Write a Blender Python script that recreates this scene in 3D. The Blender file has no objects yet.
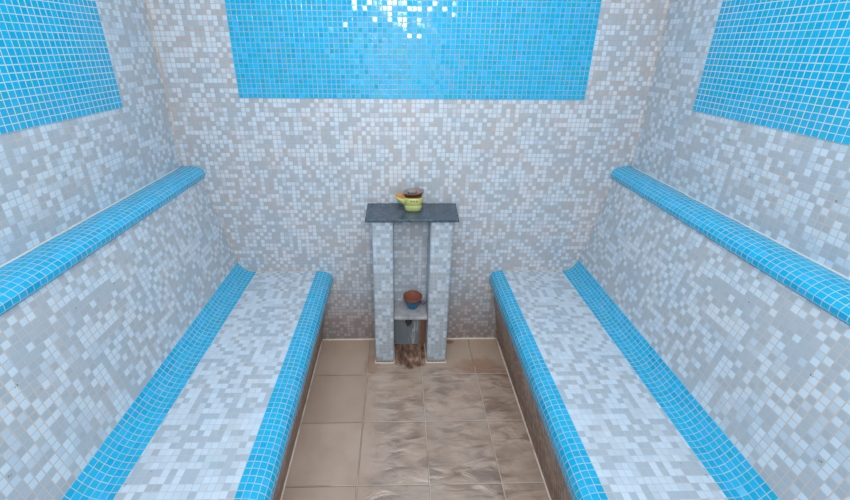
import bpy, bmesh, math, random
from mathutils import Vector, Matrix
random.seed(7)
sc = bpy.context.scene
COL = sc.collection
P = 0.0218                       # mosaic pitch, 20 mm chips
R = math.radians

# ---------------------------------------------------------------- helpers
def srgb(r, g, b):
    f = lambda c: (c/255/12.92) if c <= 10 else ((c/255+.055)/1.055)**2.4
    return (f(r), f(g), f(b), 1)

def tag(o, label=None, cat=None, group=None, kind=None):
    if label: o['label'] = label
    if cat: o['category'] = cat
    if group: o['group'] = group
    if kind: o['kind'] = kind
    return o

def empty(name, loc=(0, 0, 0)):
    o = bpy.data.objects.new(name, None); COL.objects.link(o); o.location = loc
    o.empty_display_size = .05
    return o

def link(name, bm, mats, parent=None, smooth=False, bevel=0, seg=2):
    bm.normal_update()
    me = bpy.data.meshes.new(name); bm.to_mesh(me); bm.free()
    for m in (mats if isinstance(mats, (list, tuple)) else [mats]): me.materials.append(m)
    if smooth:
        for p in me.polygons: p.use_smooth = True
    o = bpy.data.objects.new(name, me); COL.objects.link(o)
    if parent is not None:
        o.parent = parent
        o.matrix_parent_inverse = Matrix.Translation(-Vector(parent.location))
    if bevel:
        b = o.modifiers.new('bevel', 'BEVEL'); b.width = bevel; b.segments = seg; b.limit_method = 'ANGLE'
    return o

def box(bm, x0, x1, y0, y1, z0, z1, uo=0., wo=0., mi=0):
    """box with tile-unit uvs (origin uo along x, wo along z)"""
    uv = bm.loops.layers.uv.verify()
    v = [bm.verts.new(c) for c in ((x0,y0,z0),(x1,y0,z0),(x1,y1,z0),(x0,y1,z0),(x0,y0,z1),(x1,y0,z1),(x1,y1,z1),(x0,y1,z1))]
    for idx, ax in (((0,3,2,1),2),((4,5,6,7),2),((0,1,5,4),1),((2,3,7,6),1),((1,2,6,5),0),((3,0,4,7),0)):
        f = bm.faces.new([v[i] for i in idx]); f.material_index = mi
        for l in f.loops:
            c = l.vert.co
            l[uv].uv = {2:((c.x-uo)/P, c.y/P), 1:((c.x-uo)/P, (c.z-wo)/P), 0:(c.y/P, (c.z-wo)/P)}[ax]
    return bm

def resample(pts, n):
    L = [0]
    for a, b in zip(pts, pts[1:]): L.append(L[-1]+math.dist(a, b))
    out = []
    for i in range(n+1):
        t = L[-1]*i/n
        k = max(j for j in range(len(L)) if L[j] <= t+1e-9); k = min(k, len(pts)-2)
        s = (t-L[k])/(L[k+1]-L[k])
        out.append((pts[k][0]+(pts[k+1][0]-pts[k][0])*s, pts[k][1]+(pts[k+1][1]-pts[k][1])*s))
    return out, L[-1]

def bez(pts, n=24):
    out = []
    for i in range(n+1):
        q = [Vector(p) for p in pts]; t = i/n
        while len(q) > 1: q = [a.lerp(b, t) for a, b in zip(q, q[1:])]
        out.append(tuple(q[0]))
    return out

def prism(vis, back, y0, y1, whole=False, voff=0.):
    """extrude a section (visible run 'vis' + closing points 'back') along y; v runs along the section in tiles"""
    bm = bmesh.new(); uv = bm.loops.layers.uv.verify()
    pts = list(vis)+list(back); n = len(pts)
    cum = [voff]
    for a, b in zip(pts, pts[1:]+pts[:1]):
        cum.append(cum[-1]+(1 if (whole and len(cum) <= len(vis)-1) else math.dist(a, b)/P))
    A = [bm.verts.new((x, y0, z)) for x, z in pts]; B = [bm.verts.new((x, y1, z)) for x, z in pts]
    for i in range(n):
        j = (i+1) % n
        f = bm.faces.new((A[i], A[j], B[j], B[i]))
        for l, q in zip(f.loops, ((y0/P, cum[i]), (y0/P, cum[i+1]), (y1/P, cum[i+1]), (y1/P, cum[i]))): l[uv].uv = q
    for f in (bm.faces.new(A), bm.faces.new(B[::-1])):
        for l in f.loops: l[uv].uv = (l.vert.co.x/P, l.vert.co.z/P)
    bmesh.ops.recalc_face_normals(bm, faces=bm.faces)
    return bm

def lathe(bm, prof, seg=40, mat=None, mis=None, centre=(0, 0, 0), sx=1., sy=1.):
    rings = []
    for r, z in prof:
        if r < 1e-5: rings.append([bm.verts.new((0, 0, z))])
        else: rings.append([bm.verts.new((r*sx*math.cos(2*math.pi*k/seg), r*sy*math.sin(2*math.pi*k/seg), z)) for k in range(seg)])
    vs = [v for r in rings for v in r]
    for i, (a, b) in enumerate(zip(rings, rings[1:])):
        for k in range(seg):
            j = (k+1) % seg
            if len(a) == 1 and len(b) == 1: continue
            q = [a[0], b[j], b[k]] if len(a) == 1 else [a[k], a[j], b[0]] if len(b) == 1 else [a[k], a[j], b[j], b[k]]
            f = bm.faces.new(q); f.smooth = True
            if mis: f.material_index = mis[i]
    M = Matrix.Translation(centre) @ (mat or Matrix.Identity(4))
    for v in vs: v.co = M @ v.co
    return bm

def tube(bm, pts, rad, seg=12, cap=True):
    rings = []; pts = [Vector(p) for p in pts]
    rad = rad if isinstance(rad, (list, tuple)) else [rad]*len(pts)
    for i, p in enumerate(pts):
        d = (pts[min(i+1, len(pts)-1)]-pts[max(i-1, 0)]).normalized()
        s = d.cross(Vector((0, 0, 1)) if abs(d.z) < .9 else Vector((1, 0, 0))).normalized(); t = s.cross(d)
        rings.append([bm.verts.new(p+(s*math.cos(2*math.pi*k/seg)+t*math.sin(2*math.pi*k/seg))*rad[i]) for k in range(seg)])
    for a, b in zip(rings, rings[1:]):
        for k in range(seg): bm.faces.new((a[k], a[(k+1) % seg], b[(k+1) % seg], b[k])).smooth = True
    if cap:
        bm.faces.new(rings[0][::-1]); bm.faces.new(rings[-1])
    bmesh.ops.recalc_face_normals(bm, faces=bm.faces)
    return bm

# ---------------------------------------------------------------- node sugar
class N:
    def __init__(s, name):
        s.m = bpy.data.materials.new(name); s.m.use_nodes = True
        s.t = s.m.node_tree; s.b = s.t.nodes['Principled BSDF']
    def node(s, typ, ins=None, **kw):
        n = s.t.nodes.new(typ)
        for k, v in kw.items(): setattr(n, k, v)
        for k, v in (ins or {}).items():
            if isinstance(v, bpy.types.NodeSocket): s.t.links.new(v, n.inputs[k])
            else: n.inputs[k].default_value = v
        return n
    def math(s, op, a, b=0., c=None, clamp=False):
        d = {0: a, 1: b}
        if c is not None: d[2] = c
        return s.node('ShaderNodeMath', d, operation=op, use_clamp=clamp).outputs[0]
    def vec(s, op, a, b=(0, 0, 0), scale=None):
        d = {0: a, 1: b}
        n = s.node('ShaderNodeVectorMath', d, operation=op)
        if scale is not None: n.inputs['Scale'].default_value = scale
        return n.outputs[0]
    def mix(s, f, a, b, blend='MIX'):
        n = s.node('ShaderNodeMix', data_type='RGBA', blend_type=blend)
        for i, v in ((0, f), (6, a), (7, b)):
            if isinstance(v, bpy.types.NodeSocket): s.t.links.new(v, n.inputs[i])
            else: n.inputs[i].default_value = v
        return n.outputs[2]
    def noise(s, v, scale, detail=2., rough=.5):
        return s.node('ShaderNodeTexNoise', {'Vector': v, 'Scale': scale, 'Detail': detail, 'Roughness': rough}).outputs[0]
    def ramp(s, f, stops, interp='LINEAR'):
        n = s.node('ShaderNodeValToRGB', {0: f}); e = n.color_ramp.elements; n.color_ramp.interpolation = interp
        while len(e) < len(stops): e.new(.5)
        for k, (p, c) in zip(e, stops): k.position = p; k.color = c
        return n.outputs[0]
    def smooth(s, v, lo, hi, a=0., b=1.):
        n = s.node('ShaderNodeMapRange', {0: v, 1: lo, 2: hi, 3: a, 4: b}, interpolation_type='SMOOTHSTEP'); return n.outputs[0]
    def set(s, **kw):
        for k, v in kw.items():
            k = k.replace('_', ' ')
            if isinstance(v, bpy.types.NodeSocket): s.t.links.new(v, s.b.inputs[k])
            else: s.b.inputs[k].default_value = v
        return s.m

def mosaic(name, stops, grout, grout2, rough=.15, clump=.0, tilt=.05, half=.43, wob=.05, chips=0., low_tint=None, spec=.5, vary=.07):
    n = N(name)
    uv0 = n.node('ShaderNodeTexCoord').outputs['UV']
    w = n.node('ShaderNodeTexNoise', {'Vector': uv0, 'Scale': .11, 'Detail': 3.}).outputs[1]
    w = n.vec('SCALE', n.vec('SUBTRACT', w, (.5, .5, .5)), scale=wob*6)
    uv = n.vec('MULTIPLY', n.vec('ADD', uv0, w), (1, 1, 0))
    cell = n.vec('FLOOR', uv)
    cellp = n.vec('ADD', cell, (.5, .5, 0))
    fr = n.vec('ABSOLUTE', n.vec('SUBTRACT', n.vec('FRACTION', uv), (.5, .5, 0)))
    sep = n.node('ShaderNodeSeparateXYZ', {0: fr})
    d = n.math('MAXIMUM', sep.outputs[0], sep.outputs[1])
    wn = n.node('ShaderNodeTexWhiteNoise', {'Vector': cellp}, noise_dimensions='3D')
    wn2 = n.node('ShaderNodeTexWhiteNoise', {'Vector': n.vec('ADD', cellp, (31.7, 11.3, 5.1))}, noise_dimensions='3D')
    hw = n.math('MULTIPLY_ADD', wn2.outputs[0], .03, half-.015)
    tile = n.smooth(n.math('SUBTRACT', hw, d), -.03, .03)
    val = wn.outputs[0]
    if clump:
        c = n.node('ShaderNodeTexNoise', {'Vector': cellp, 'Scale': .33, 'Detail': 1.}).outputs[0]
        val = n.math('ADD', val, n.math('MULTIPLY', n.math('SUBTRACT', c, .5), clump), clamp=True)
    col = n.ramp(val, stops, 'CONSTANT')
    br = n.math('MULTIPLY_ADD', wn2.outputs[0], vary, 1-vary/2)
    hsv = n.node('ShaderNodeHueSaturation', {'Value': br, 'Color': col}).outputs[0]
    gn = n.noise(uv0, .13, 4.)
    gcol = n.mix(n.smooth(gn, .38, .62), grout, grout2)
    out = n.mix(tile, gcol, hsv)
    if chips:
        cn = n.noise(uv0, 1.1, 1., .3)
        cm = n.smooth(cn, .75, .79)
        cn2 = n.smooth(n.noise(uv0, 5., 2.), .5, .58)
        out = n.mix(n.math('MULTIPLY', n.math('MULTIPLY', cm, cn2), chips), out, srgb(95, 90, 88))
    if low_tint:  # brown multiply tint, stronger towards the bottom
        z = n.node('ShaderNodeSeparateXYZ', {0: n.node('ShaderNodeNewGeometry').outputs['Position']}).outputs[2]
        s = n.smooth(n.math('ADD', z, n.math('MULTIPLY', n.noise(uv0, .25, 4.), .25)), low_tint[1], low_tint[2], 1., 0.)
        out = n.mix(n.math('MULTIPLY', s, low_tint[3]), out, low_tint[0], 'MULTIPLY')
    # each chip sits at a slightly different angle
    r = n.vec('SUBTRACT', wn2.outputs[1], (.5, .5, .5))
    r = n.vec('MULTIPLY', n.vec('MULTIPLY', r, r), r)
    r = n.vec('ADD', n.vec('SCALE', r, scale=tilt*8), n.vec('SCALE', n.vec('SUBTRACT', wn.outputs[1], (.5, .5, .5)), scale=tilt*.35))
    h = n.math('ADD', n.smooth(d, .5, half-.06), n.math('MULTIPLY', n.noise(uv0, 1.3, 2.), .10))
    bump = n.node('ShaderNodeBump', {'Strength': .35, 'Distance': .0012, 'Height': h}).outputs[0]
    nor = n.vec('NORMALIZE', n.vec('ADD', bump, r))
    ro = n.math('MULTIPLY_ADD', tile, rough-.7, .7)
    return n.set(Base_Color=out, Roughness=ro, Normal=nor, Specular_IOR_Level=spec)

LT, LT2, GY, GY2 = srgb(193, 210, 224), srgb(180, 197, 212), srgb(163, 176, 187), srgb(168, 179, 189)
PEACH, PEACH2 = srgb(206, 166, 140), srgb(184, 168, 160)
PALE, PALE2 = srgb(176, 181, 186), srgb(196, 183, 176)
wall_stops = [(0, GY), (.30, GY2), (.44, LT2), (.58, LT)]
side_stops = [(0, GY), (.34, GY2), (.46, LT2), (.66, LT)]
SG, SL2, SL = srgb(168, 182, 195), srgb(188, 203, 217), srgb(196, 212, 227)
seat_stops = [(0, SG), (.40, SL2), (.66, SL)]
M_back = mosaic('mosaic_grey_back', wall_stops, PEACH, PEACH2, rough=.28, tilt=.02, clump=.4, chips=.5, low_tint=(srgb(190, 160, 140), .05, .62, .75))
M_side = mosaic('mosaic_grey_side', side_stops, PALE, PALE2, rough=.3, tilt=.02, clump=.8, chips=.9)
M_seat = mosaic('mosaic_grey_seat', seat_stops, PALE, PALE2, rough=.25, tilt=.02, clump=.8, half=.46, chips=.8)
M_riser = mosaic('mosaic_grey_riser', [(0, srgb(150, 146, 146)), (.35, srgb(172, 168, 166)), (.7, srgb(200, 196, 192))], srgb(206, 186, 168), srgb(150, 120, 100), rough=.35, clump=.3, vary=.25, half=.41,
                 low_tint=(srgb(200, 165, 142), .12, .75, .9))
B1, B2, B3, B4 = srgb(12, 164, 210), srgb(24, 171, 216), srgb(40, 172, 224), srgb(18, 168, 203)
blue_stops = [(0, B1), (.3, B2), (.72, B3), (.84, B4)]
M_panelb = mosaic('mosaic_blue_back', blue_stops, srgb(168, 170, 168), srgb(140, 172, 186), rough=.07, half=.455, tilt=.09, wob=.02, vary=.1)
M_panels = mosaic('mosaic_blue_side', [(0, B1), (.45, B2), (.85, B4)], srgb(200, 206, 208), srgb(185, 200, 208), rough=.12, half=.445, tilt=.05, wob=.02)
M_bluet = mosaic('mosaic_blue_trim', [(0, B1), (.35, B2), (.8, B3), (.93, B4)], srgb(176, 194, 202), srgb(176, 184, 186), rough=.12, half=.462, tilt=.05, wob=.02)
M_pier = mosaic('mosaic_grey_pier', [(0, GY), (.45, GY2), (.55, LT2), (.75, LT)], srgb(178, 184, 190), srgb(190, 182, 178), rough=.25, clump=.5,
                low_tint=(srgb(185, 150, 125), -.02, .22, .9))
M_niche = mosaic('mosaic_grey_niche', [(0, GY), (.3, GY2), (.44, LT2), (.66, LT)], srgb(185, 175, 170), srgb(180, 176, 176), rough=.3, clump=.5)

def plain(name, col, rough=.5, var=.12, scale=30, **kw):
    n = N(name)
    co = n.node('ShaderNodeTexCoord').outputs['Object']
    f = n.math('MULTIPLY_ADD', n.noise(co, scale, 4.), var*2, 1-var)
    c = n.node('ShaderNodeHueSaturation', {'Value': f, 'Color': col}).outputs[0]
    bump = n.node('ShaderNodeBump', {'Strength': .15, 'Distance': .001, 'Height': n.noise(co, scale*4, 3.)}).outputs[0]
    return n.set(Base_Color=c, Roughness=rough, Normal=bump, **kw)

M_white = plain('white_plaster', srgb(235, 238, 240), .8, .02)
def bead():
    n = N('floor_sealant')
    co = n.node('ShaderNodeNewGeometry').outputs['Position']
    c = n.ramp(n.noise(co, 9, 5., .65), [(.3, srgb(186, 140, 104)), (.44, srgb(226, 210, 192)), (.6, srgb(236, 224, 210))])
    return n.set(Base_Color=c, Roughness=.5)
M_bead = bead()
M_rust = plain('aged_sealant', srgb(208, 176, 146), .6, .15, 25)
M_beadpale = plain('pale_sealant', srgb(208, 204, 200), .6, .1, 25)

def granite():
    n = N('dark_granite')
    co = n.node('ShaderNodeTexCoord').outputs['Object']
    sp = n.noise(co, 220, 3., .7)
    c = n.ramp(sp, [(0, srgb(36, 50, 62)), (.5, srgb(56, 72, 86)), (.6, srgb(82, 98, 112)), (.7, srgb(140, 156, 168))])
    wet = n.smooth(n.noise(co, 9, 3.), .45, .6)
    return n.set(Base_Color=c, Roughness=n.math('MULTIPLY_ADD', wet, .22, .12), Specular_IOR_Level=.5)
M_granite = granite()

def floor_mat():
    T, X0, Y0 = .2965, -.2007, -.2846
    n = N('stone_floor_tiles')
    co = n.node('ShaderNodeNewGeometry').outputs['Position']
    g = n.vec('SCALE', n.vec('SUBTRACT', co, (X0, Y0, 0)), scale=1/T)
    cell = n.vec('ADD', n.vec('FLOOR', n.vec('MULTIPLY', g, (1, 1, 0))), (.5, .5, 0))
    fr = n.node('ShaderNodeSeparateXYZ', {0: n.vec('ABSOLUTE', n.vec('SUBTRACT', n.vec('FRACTION', g), (.5, .5, 0)))})
    d = n.math('MAXIMUM', fr.outputs[0], fr.outputs[1])
    j = n.smooth(d, .4865, .4925)
    xyz = n.node('ShaderNodeSeparateXYZ', {0: co}); X, Y = xyz.outputs[0], xyz.outputs[1]
    lo = n.noise(co, 3.2, 4.)
    # split-stone relief, running diagonally
    rel = n.node('ShaderNodeMapping', {0: n.vec('ADD', co, n.vec('SCALE', cell, scale=3.7)), 'Rotation': (0, 0, R(-30)), 'Scale': (9, 24, 1)}).outputs[0]
    r1 = n.node('ShaderNodeTexNoise', {'Vector': rel, 'Scale': 1., 'Detail': 3., 'Roughness': .5, 'Distortion': .55}).outputs[0]
    patch = n.smooth(n.noise(n.vec('ADD', co, (4.3, 1.7, 0)), 5.5, 3.), .36, .62)
    # wet patch: centre and right of the aisle
    wx = n.smooth(n.math('ADD', X, n.math('MULTIPLY', n.math('SUBTRACT', lo, .5), .3)), -.26, -.1)
    wet = n.math('MULTIPLY', wx, n.smooth(n.math('ADD', Y, n.math('MULTIPLY', lo, .14)), -.10, -.22))
    tn = n.node('ShaderNodeTexWhiteNoise', {'Vector': cell}).outputs[0]
    base = n.mix(tn, srgb(184, 161, 145), srgb(194, 171, 156))
    base = n.mix(n.smooth(n.noise(co, 6, 5.), .35, .7), base, srgb(180, 155, 138))
    base = n.mix(n.math('MULTIPLY', n.math('MULTIPLY', wet, n.math('MULTIPLY_ADD', patch, .7, .3)), n.smooth(r1, .36, .6, .75, .0)), base, srgb(128, 107, 96))  # wet stone darkens; shade of the relief hollows is painted into the colour
    # rust-brown stains
    def blob(cx, cy, rx, ry, lo_, hi_):
        q = n.vec('MULTIPLY', n.vec('SUBTRACT', co, (cx, cy, 0)), (1/rx, 1/ry, 0))
        q = n.node('ShaderNodeVectorMath', {0: q}, operation='LENGTH').outputs['Value']
        q = n.math('ADD', q, n.math('MULTIPLY', n.math('SUBTRACT', n.noise(co, 22, 4.), .5), .9))
        return n.smooth(q, lo_, hi_, 1., 0.)
    st = [(.42, -.225, .14, .075, .75, .45), (.275, -.03, .035, .018, .9, .9), (.56, -.30, .04, .05, .8, .4), (-.18, -.21, .05, .09, .7, .35)]
    for cx, cy, rx, ry, a, k in st:
        base = n.mix(n.math('MULTIPLY', blob(cx, cy, rx, ry, .55, 1.1), k), base, srgb(150, 98, 66))
    mud = blob(.035, -.10, .115, .15, .75, 1.1)
    mudc = n.ramp(n.noise(n.vec('MULTIPLY', co, (1, .5, 1)), 30, 4., .55), [(.34, srgb(62, 40, 30)), (.5, srgb(118, 82, 62)), (.6, srgb(160, 124, 100)), (.68, srgb(190, 170, 155))])
    base = n.mix(n.math('MULTIPLY', mud, .92), base, mudc)
    jc = n.mix(n.smooth(n.math('ADD', n.noise(co, 5, 2.), n.math('MULTIPLY', wet, -.25)), .3, .5), srgb(205, 190, 175), srgb(168, 147, 132))
    col = n.mix(n.math('MULTIPLY', j, .8), base, jc)
    rough = n.mix(wet, (.48, .48, .48, 1), (.10, .10, .10, 1))
    rough = n.mix(mud, rough, (.25, .25, .25, 1))
    h = n.math('MULTIPLY', r1, n.math('MULTIPLY_ADD', n.math('MULTIPLY', wet, n.math('MULTIPLY_ADD', patch, .75, .25)), .9, .05))
    h = n.math('SUBTRACT', h, n.math('MULTIPLY', j, .25))
    h = n.math('ADD', h, n.math('MULTIPLY', n.noise(co, 160, 3.), .03))
    bump = n.node('ShaderNodeBump', {'Strength': .9, 'Distance': .018, 'Height': h}).outputs[0]
    return n.set(Base_Color=col, Roughness=rough, Normal=bump, Specular_IOR_Level=.6, Coat_Weight=n.math('MULTIPLY', wet, n.smooth(n.noise(co, 7, 3.), .4, .55)), Coat_Roughness=.1, Coat_IOR=1.4)
M_floor = floor_mat()

# ---------------------------------------------------------------- the room
LX, RX = -1.1134, 1.1580          # upper side walls
YF, ZC = -2.30, 2.45              # front wall, ceiling
PX, PZ = -.7773, 1.420            # lower left corner of the big blue panel
LPY, RPY = -.3232, -.3294
TH = .12
fl = box(bmesh.new(), LX-TH, RX+TH, YF-TH, TH, -.08, 0)
tag(link('floor', fl, M_floor), kind='structure')
tag(link('ceiling', box(bmesh.new(), LX-TH, RX+TH, YF-TH, TH, ZC, ZC+.08), M_white), kind='structure')
wb = tag(link('wall_back', box(bmesh.new(), LX-TH, RX+TH, 0, TH, 0, ZC, PX, PZ), M_back), kind='structure')
wl = tag(link('wall_left', box(bmesh.new(), LX-TH, LX, YF, 0, 0, ZC, 0, PZ), M_side), kind='structure')
wr = tag(link('wall_right', box(bmesh.new(), RX, RX+TH, YF, 0, 0, ZC, 0, PZ), M_side), kind='structure')
tag(link('wall_front', box(bmesh.new(), LX-TH, RX+TH, YF-TH, YF, 0, ZC), M_white), kind='structure')
PR = 30                            # rows of chips in the panels
pb = link('mosaic_panel', box(bmesh.new(), PX, PX+75*P, -.0025, 0, PZ, PZ+PR*P, PX, PZ), M_panelb, wb)
pb['label'] = 'bright blue mosaic panel set into the back wall'
bm = bmesh.new(); box(bm, LX, LX+.0025, LPY-60*P, LPY, PZ, PZ+PR*P, 0, PZ)
uvl = bm.loops.layers.uv.verify()
for f in bm.faces:
    for l in f.loops: l[uvl].uv.x = (l.vert.co.y-LPY)/P
link('mosaic_panel', bm, M_panels, wl)['label'] = 'bright blue mosaic panel on the left wall'
bm = bmesh.new(); box(bm, RX-.0025, RX, RPY-60*P, RPY, PZ, PZ+PR*P, 0, PZ)
uvl = bm.loops.layers.uv.verify()
for f in bm.faces:
    for l in f.loops: l[uvl].uv.x = (l.vert.co.y-RPY)/P
link('mosaic_panel', bm, M_panels, wr)['label'] = 'bright blue mosaic panel on the right wall'

# ---------------------------------------------------------------- benches
def bench(side, W, wz, lf, lfz, ct, ctz, ci, sz, si, so, soz, base, label):
    s = side                       # -1 left, +1 right: outward direction of the wall
    y0, y1 = -.001, YF+.002
    root = empty('tiled_bench', ((base+W)/2, (y0+y1)/2, 0))
    tag(root, label, 'bench')
    w = W-s*.001
    # riser, leaning out under the nosing
    rt = (so+s*.030, soz-.055)
    link('riser', prism([(base, .001), rt], [(rt[0]+s*.05, rt[1]), (base+s*.05, .001)], y0, y1), M_riser, root)
    # nosing: bull-nosed front edge in blue chips
    cur = bez([(si, sz), (si-s*.050, sz+.001), (so-s*.004, soz+.045), (so, soz)], 20)
    cur += bez([(so, soz), (so+s*.001, soz-.030), (so+s*.014, rt[1]-.004), rt], 10)[1:]
    cur, L = resample(cur, max(5, round(sum(math.dist(a, b) for a, b in zip(cur, cur[1:]))/P)))
    link('nosing', prism(cur, [(rt[0]+s*.05, rt[1]), (si, sz-.06)], y0, y1, True), M_bluet, root)['label'] = 'rounded front edge in bright blue mosaic'
    # seat
    link('seat', prism([(si, sz), (ci, sz)], [(ci, sz-.06), (si, sz-.06)], y0, y1), M_seat, root)
    # cove between seat and backrest
    cv = bez([(ci, sz), (ci+s*.045, sz), (ct-s*.030, sz+.012), (ct, ctz)], 24)
    cv, L = resample(cv, 6)
    link('cove', prism(cv, [(ct+s*.03, ctz), (ct+s*.03, sz-.06), (ci, sz-.06)], y0, y1, True), M_bluet, root)['label'] = 'hollow corner strip in bright blue mosaic'
    # sloping backrest
    top = (lf+s*.012, lfz-.004)
    link('backrest', prism([(ct, ctz), top], [(w, top[1]), (w, ctz)], y0, y1), M_side, root)
    # rounded ledge along the top of the backrest
    lg = bez([(w, wz), (lf+s*.055, wz+.004), (lf+s*.018, wz-.002), (lf-s*.002, lfz+.030)], 20)
    lg += bez([(lf-s*.002, lfz+.030), (lf-s*.004, lfz+.010), (lf-s*.001, lfz+.002), top], 10)[1:]
    lg, L = resample(lg, 8)
    link('ledge', prism(lg, [(w, top[1])], y0, y1, True), M_bluet, root)['label'] = 'rounded headrest ledge in bright blue mosaic'
    return dict(ct=(ct, ctz), top=top, sz=sz, si=si, ci=ci, base=base, w=w, wz=wz, cove=cv)
bl = bench(-1, LX, 1.0875, -1.0053, 1.029, -.9206, .5417, -.8244, .4808, -.4921, -.4023, .4267, -.4964,
           'grey and blue mosaic built-in bench with sloping backrest along the left wall')
br = bench(1, RX, 1.0927, 1.0649, 1.029, .9817, .5487, .896, .4808, .5589, .4870, .4217, .5707,
           'grey and blue mosaic built-in bench with sloping backrest along the right wall')

# ---------------------------------------------------------------- sealant beads (trim of the room)
tn = [0]
def trim(runs, rad, mat):
    tn[0] += 1
    bm = bmesh.new()
    for pts in runs: tube(bm, pts, rad, 8)
    return tag(link('trim_%d' % tn[0], bm, mat), kind='structure')
def wob(a, b, n, amp=.0012):
    a, b = Vector(a), Vector(b)
    return [a.lerp(b, i/n)+Vector([random.uniform(-amp, amp) for _ in range(3)])*(0 < i < n) for i in range(n+1)]
e = .0008
trim([wob((bl['base']+e, -.003, e), (bl['base']+e, YF+.004, e), 40, .0006)], .0052, M_bead)
trim([wob((br['base']-e, -.003, e), (br['base']-e, YF+.004, e), 40, .0006)], .0052, M_bead)
trim([wob((bl['base'], -e, e), (-.163, -e, e), 12, .0006), wob((.237, -e, e), (br['base'], -e, e), 12, .0006)], .0052, M_bead)
for B, sg in ((bl, 1), (br, -1)):
    trim([wob((B['top'][0], -e, B['top'][1]-.01), (B['ct'][0], -e, B['ct'][1]), 16)], .0026, M_rust)
    cvp = [(x, -e, z) for x, z in B['cove']]
    trim([[Vector(p) for p in cvp[::-1]]+wob((B['ci'], -e, B['sz']), (B['si'], -e, B['sz']), 12, .0008)[1:]], .0026, M_rust)
    trim([wob((B['w'], -.004, B['wz']+.001), (B['w'], YF+.004, B['wz']+.001), 40)], .003, M_beadpale)
for X in (LX, RX):
    trim([wob((X, -e, 1.10), (X, -e, ZC), 30)], .0022, M_rust)

# ---------------------------------------------------------------- steam niche
niche = empty('steam_niche', (.035, -.1, 0))
tag(niche, 'mosaic clad steam outlet niche with two piers and dark stone top against the back wall', 'niche')
def pier(x0, x1):
    return link('pier', box(bmesh.new(), x0, x1, -.198, -.001, .001, .874, x0, 0), M_pier, niche, bevel=.012, seg=4)
pier(-.162, -.057); pier(.125, .235)
link('back_panel', box(bmesh.new(), -.0565, .1245, -.042, -.001, .310, .874, -.0565, 0), M_niche, niche)
def shelf_mat():
    n = N('wet_cement')
    co = n.node('ShaderNodeTexCoord').outputs['Object']
    c = n.ramp(n.noise(co, 25, 5., .6), [(.3, srgb(140, 138, 140)), (.5, srgb(165, 163, 165)), (.7, srgb(186, 184, 186))])
    return n.set(Base_Color=c, Roughness=.3)
M_cement = shelf_mat()
link('shelf', box(bmesh.new(), -.0565, .1245, -.196, -.001, .2925, .3095), M_cement, niche, bevel=.004)['label'] = 'grey cement shelf with damp patches'
def duct_mat():
    n = N('wet_metal_sheet')
    co = n.node('ShaderNodeNewGeometry').outputs['Position']
    st = n.node('ShaderNodeMapping', {0: co, 'Scale': (28, 1, 4)}).outputs[0]
    f = n.noise(st, 1., 4., .6)
    c = n.ramp(f, [(.3, srgb(112, 120, 130)), (.58, srgb(132, 140, 148)), (.66, srgb(200, 205, 208)), (.7, srgb(140, 146, 152))])
    r = n.smooth(n.math('ADD', n.node('ShaderNodeSeparateXYZ', {0: co}).outputs[0], n.math('MULTIPLY', n.noise(co, 30, 3.), .03)), .098, .118)
    c = n.mix(r, c, srgb(140, 98, 70))
    return n.set(Base_Color=c, Roughness=.35, Metallic=0.)
link('lower_panel', box(bmesh.new(), -.0565, .1245, -.045, -.001, .001, .292), duct_mat(), niche)['label'] = 'grey streaked panel in the lower opening'
# stone top, tapering a touch to the right
bm = bmesh.new()
q = [(-.193, -.001), (.270, -.001), (.2585, -.2165), (-.191, -.2165)]
a = [bm.verts.new((x, y, .8745)) for x, y in q]; b = [bm.verts.new((x, y, .891)) for x, y in q]
bm.faces.new(a); bm.faces.new(b[::-1])
for i in range(4): bm.faces.new((a[i], b[i], b[(i+1) % 4], a[(i+1) % 4]))
bmesh.ops.recalc_face_normals(bm, faces=bm.faces)
link('top_slab', bm, M_granite, niche, bevel=.003)['label'] = 'dark grey stone slab top'
# steam pipe
M_black = plain('black_rubber', srgb(22, 24, 30), .45, .1)
M_pipe = plain('limescaled_pipe', srgb(150, 156, 164), .35, .2, 60, Metallic=.6)
sp = empty('steam_pipe', (.024, -.046, .25))
tag(sp, 'short steam pipe with a black nozzle under the cement shelf', 'pipe')
link('pipe', tube(bmesh.new(), [(.024, -.046, .263), (.024, -.118, .263), (.0245, -.132, .259), (.0245, -.138, .247), (.0245, -.139, .212)], .0115, 16), M_pipe, sp)
bm = bmesh.new(); tube(bm, [(.0235, -.120, .2635), (.0235, -.128, .2635), (.0235, -.172, .2635), (.0235, -.180, .262)], [.014, .0185, .0185, .016], 20)
link('nozzle', bm, M_black, sp)['label'] = 'black nozzle'
bm = bmesh.new(); lathe(bm, [(.0, .0), (.022, .0), (.022, .003), (.013, .006), (0, .006)], 24, Matrix.Rotation(R(90), 4, 'X'), centre=(.024, -.0455, .263))
link('flange', bm, M_pipe, sp)
# beads round the pier feet
for x0, x1 in ((-.162, -.057), (.125, .235)):
    trim([wob((x0, -.01, e), (x0, -.198, e), 6, .0006)+wob((x0, -.1985, e), (x1, -.1985, e), 8, .0006)+wob((x1, -.198, e), (x1, -.06, e), 6, .0006)], .0035, M_bead)

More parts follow.
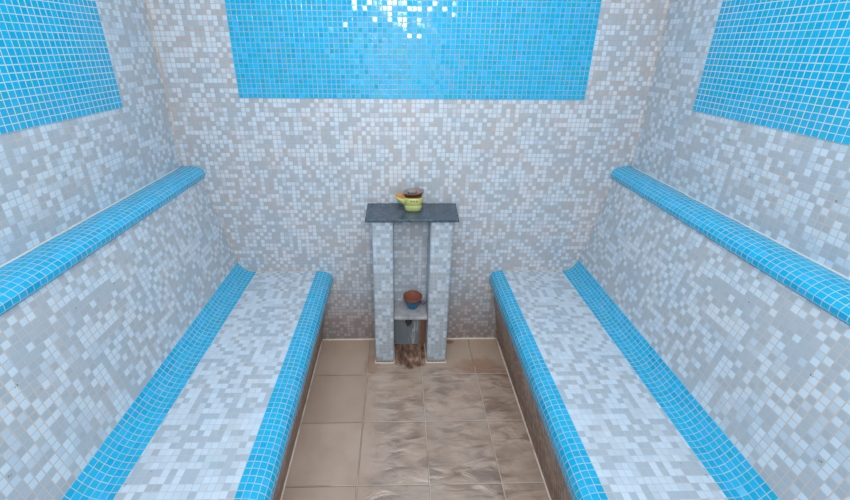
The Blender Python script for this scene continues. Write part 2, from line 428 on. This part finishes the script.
# ---------------------------------------------------------------- glazed green pot with spout, on the slab
M_green = plain('yellow_green_glaze', srgb(184, 187, 116), .3, .14, 28)
M_orange = plain('orange_scorched_clay', srgb(208, 132, 66), .6, .3, 40)
M_dark = plain('dark_dot', srgb(56, 52, 40), .5)
pot = empty('ceramic_burner', (.037, -.088, .891))
tag(pot, 'yellow-green glazed ceramic burner with an open spout on the dark stone slab', 'burner')
z0, PY = .8915, -.088
def sq(bm, prof, c, n=48, e_=3.2, mis=None):
    """rounded-square lathe"""
    rings = []
    for r, z in prof:
        if r < 1e-5: rings.append([bm.verts.new((c[0], c[1], z))]); continue
        ring = []
        for k in range(n):
            t = 2*math.pi*k/n; ct, st = math.cos(t), math.sin(t)
            k_ = (abs(ct)**e_+abs(st)**e_)**(-1/e_)
            ring.append(bm.verts.new((c[0]+r*k_*ct, c[1]+r*.82*k_*st, z)))
        rings.append(ring)
    for i, (a, b) in enumerate(zip(rings, rings[1:])):
        for k in range(n):
            j = (k+1) % n
            f = bm.faces.new([a[k], a[j], b[0]] if len(b) == 1 else [a[0], b[j], b[k]] if len(a) == 1 else [a[k], a[j], b[j], b[k]])
            f.smooth = True
            if mis: f.material_index = mis[i]
    return bm
bm = bmesh.new()
prof = [(0, z0), (.038, z0), (.042, z0+.004), (.0435, z0+.018), (.0445, z0+.029), (.0425, z0+.0315), (.0445, z0+.034), (.0465, z0+.048), (.0478, z0+.061),
        (.047, z0+.069), (.044, z0+.071), (.041, z0+.069), (.040, z0+.05), (.032, z0+.03), (0, z0+.026)]
sq(bm, prof, (.041, PY), mis=[0]*10+[1]*4)
bmesh.ops.recalc_face_normals(bm, faces=bm.faces)
link('body', bm, [M_green, M_orange], pot)
# spout: a tapering trough to the left with a scorched floor
bm = bmesh.new()
secs = [(.003, z0+.022, .034, z0+.068), (-.014, z0+.032, .033, z0+.070), (-.030, z0+.045, .030, z0+.0735), (-.042, z0+.057, .025, z0+.077), (-.047, z0+.065, .019, z0+.0785)]
outer, inner = [], []
for x, zb, hw, zt in secs:
    ro, ri = [], []
    for k in range(13):
        t = math.pi*k/12; q_ = math.sin(t)**.7
        ro.append(bm.verts.new((x, PY-.004-hw*math.cos(t), zt+(zb-zt)*q_)))
        ri.append(bm.verts.new((x+.001, PY-.004-(hw-.004)*math.cos(t), zt-min(.006, (zt-zb)*.5)*q_)))
    outer.append(ro); inner.append(ri)
for L, mi in ((outer, 0), (inner, 1)):
    for a, b in zip(L, L[1:]):
        for k in range(12):
            f = bm.faces.new((a[k], a[k+1], b[k+1], b[k])); f.material_index = mi; f.smooth = True
for e_ in (0, -1):
    for k in range(12): bm.faces.new((outer[e_][k], outer[e_][k+1], inner[e_][k+1], inner[e_][k]))
for s_ in (0, 12):
    for a, b, c, d in zip(outer, outer[1:], inner[1:], inner): bm.faces.new((a[s_], b[s_], c[s_], d[s_]))
bmesh.ops.recalc_face_normals(bm, faces=bm.faces)
link('spout', bm, [M_green, M_orange], pot)
for dx in (-.012, .002, .016):
    bm = bmesh.new(); bmesh.ops.create_uvsphere(bm, u_segments=12, v_segments=8, radius=.0034)
    for v in bm.verts: v.co = Vector((v.co.x, v.co.y*.4, v.co.z))+Vector((.043+dx, PY-.0388, z0+.056))
    link('hole', bm, M_dark, pot)
# brown dish tilted on the pot's mouth
M_brown = plain('burnt_brown_clay', srgb(98, 60, 48), .4, .25, 50)
M_dishin = plain('ashy_clay', srgb(146, 124, 124), .5, .25, 60)
dish = empty('clay_dish', (.045, -.080, z0+.075))
tag(dish, 'shallow dark brown clay dish lying across the mouth of the green burner', 'dish')
bm = bmesh.new()
lathe(bm, [(0, 0), (.034, .0), (.041, .002), (.047, .008), (.0525, .0165), (.0535, .0185), (.0515, .019), (.044, .011), (.034, .007), (.018, .005), (0, .005)], 48,
      Matrix.Rotation(R(-5), 4, 'Y'), [0, 0, 0, 0, 0, 1, 1, 1, 1, 1], (.045, -.080, z0+.0750), 1., .9)
bmesh.ops.recalc_face_normals(bm, faces=bm.faces)
link('bowl', bm, [M_brown, M_dishin], dish)
# lump of resin in the dish
M_stone = plain('grey_resin', srgb(142, 134, 130), .7, .25, 80)
bm = bmesh.new(); bmesh.ops.create_icosphere(bm, subdivisions=3, radius=1)
for v in bm.verts:
    n_ = 1+.18*math.sin(7*v.co.x+3*v.co.y)*math.cos(5*v.co.z+2)
    v.co = Vector((v.co.x*.024*n_, v.co.y*.018*n_, v.co.z*.014*n_))+Vector((.037, -.074, z0+.0905))
o = link('incense_lump', bm, M_stone, None, True)
tag(o, 'greyish lump of incense sitting in the brown dish', 'incense')

# ---------------------------------------------------------------- blue incense bowl on the cement shelf
M_blueg = plain('blue_glaze', srgb(8, 102, 140), .25, .25, 60)
M_terra = plain('terracotta', srgb(134, 76, 56), .7, .3, 50)
M_rimd = plain('charred_glaze', srgb(60, 62, 80), .4, .2, 60)
c = (.046, -.104, .310)
bowl = empty('incense_bowl', c)
tag(bowl, 'small blue glazed bowl with terracotta inside on the cement shelf', 'bowl')
bm = bmesh.new()
lathe(bm, [(0, 0), (.022, 0), (.026, .004), (.031, .018), (.037, .034), (.042, .046), (.048, .056), (.0515, .066), (.053, .073), (.0505, .075), (.047, .070), (.040, .056), (.022, .046), (0, .044)],
      48, None, [0, 0, 0, 0, 0, 0, 2, 1, 1, 1, 1, 1, 1], c)
bmesh.ops.recalc_face_normals(bm, faces=bm.faces)
link('body', bm, [M_blueg, M_terra, M_rimd], bowl)
bm = bmesh.new()
tube(bm, [(c[0]+.038, c[1]-.016, c[2]+.046), (c[0]+.052, c[1]-.022, c[2]+.046), (c[0]+.062, c[1]-.026, c[2]+.044), (c[0]+.067, c[1]-.028, c[2]+.042)], [.007, .009, .010, .005], 14)
link('handle', bm, plain('plum_glaze', srgb(92, 76, 104), .4, .2, 60), bowl, False)

# ---------------------------------------------------------------- light
def area(name, loc, rot, sx, sy, power, col=(1, 1, 1)):
    l = bpy.data.lights.new(name, 'AREA'); l.shape = 'RECTANGLE'; l.size = sx; l.size_y = sy; l.energy = power; l.color = col
    o = bpy.data.objects.new(name, l); COL.objects.link(o); o.location = loc; o.rotation_euler = rot
    return o
area('ceiling_lamp', (.02, -1.15, ZC-.02), (0, 0, 0), 1.5, 1.5, 20, (1, .985, .96))
area('door_lamp', (.02, YF+.04, 2.04), (R(80), 0, 0), .42, .30, 14, (1, .99, .97))
area('doorway_fill', (0, YF+.03, 1.02), (R(90), 0, 0), .85, 1.9, 7, (1, .99, .97))  # fill light added in front of the closed wall; no doorway is built
w = bpy.data.worlds.new('world'); sc.world = w; w.use_nodes = True
w.node_tree.nodes['Background'].inputs[0].default_value = (.8, .87, 1, 1); w.node_tree.nodes['Background'].inputs[1].default_value = .3

# ---------------------------------------------------------------- camera
cam = bpy.data.cameras.new('camera'); co = bpy.data.objects.new('camera', cam); COL.objects.link(co)
yaw, pit, rol = R(1.4407), R(22.6816), R(-.5157)
co.location = (-.0306, -1.9525, 1.6525)
f = Vector((math.sin(yaw)*math.cos(pit), math.cos(yaw)*math.cos(pit), -math.sin(pit)))
r = Vector((math.cos(yaw), -math.sin(yaw), 0)); u = r.cross(f)
# roll the frame
r2 = r*math.cos(rol)-u*math.sin(rol); u2 = r*math.sin(rol)+u*math.cos(rol)
co.rotation_euler = Matrix((r2, u2, -f)).transposed().to_euler()
cam.sensor_width = 36; cam.lens = 399.4791/850*36
cam.shift_x = 17.0696/850; cam.shift_y = -37.3743/850
cam.clip_start = .02
sc.camera = co
vs = sc.view_settings
vs.view_transform = 'Standard'; vs.look = 'None'; vs.gamma = 1; vs.use_curve_mapping = False; vs.exposure = -.07
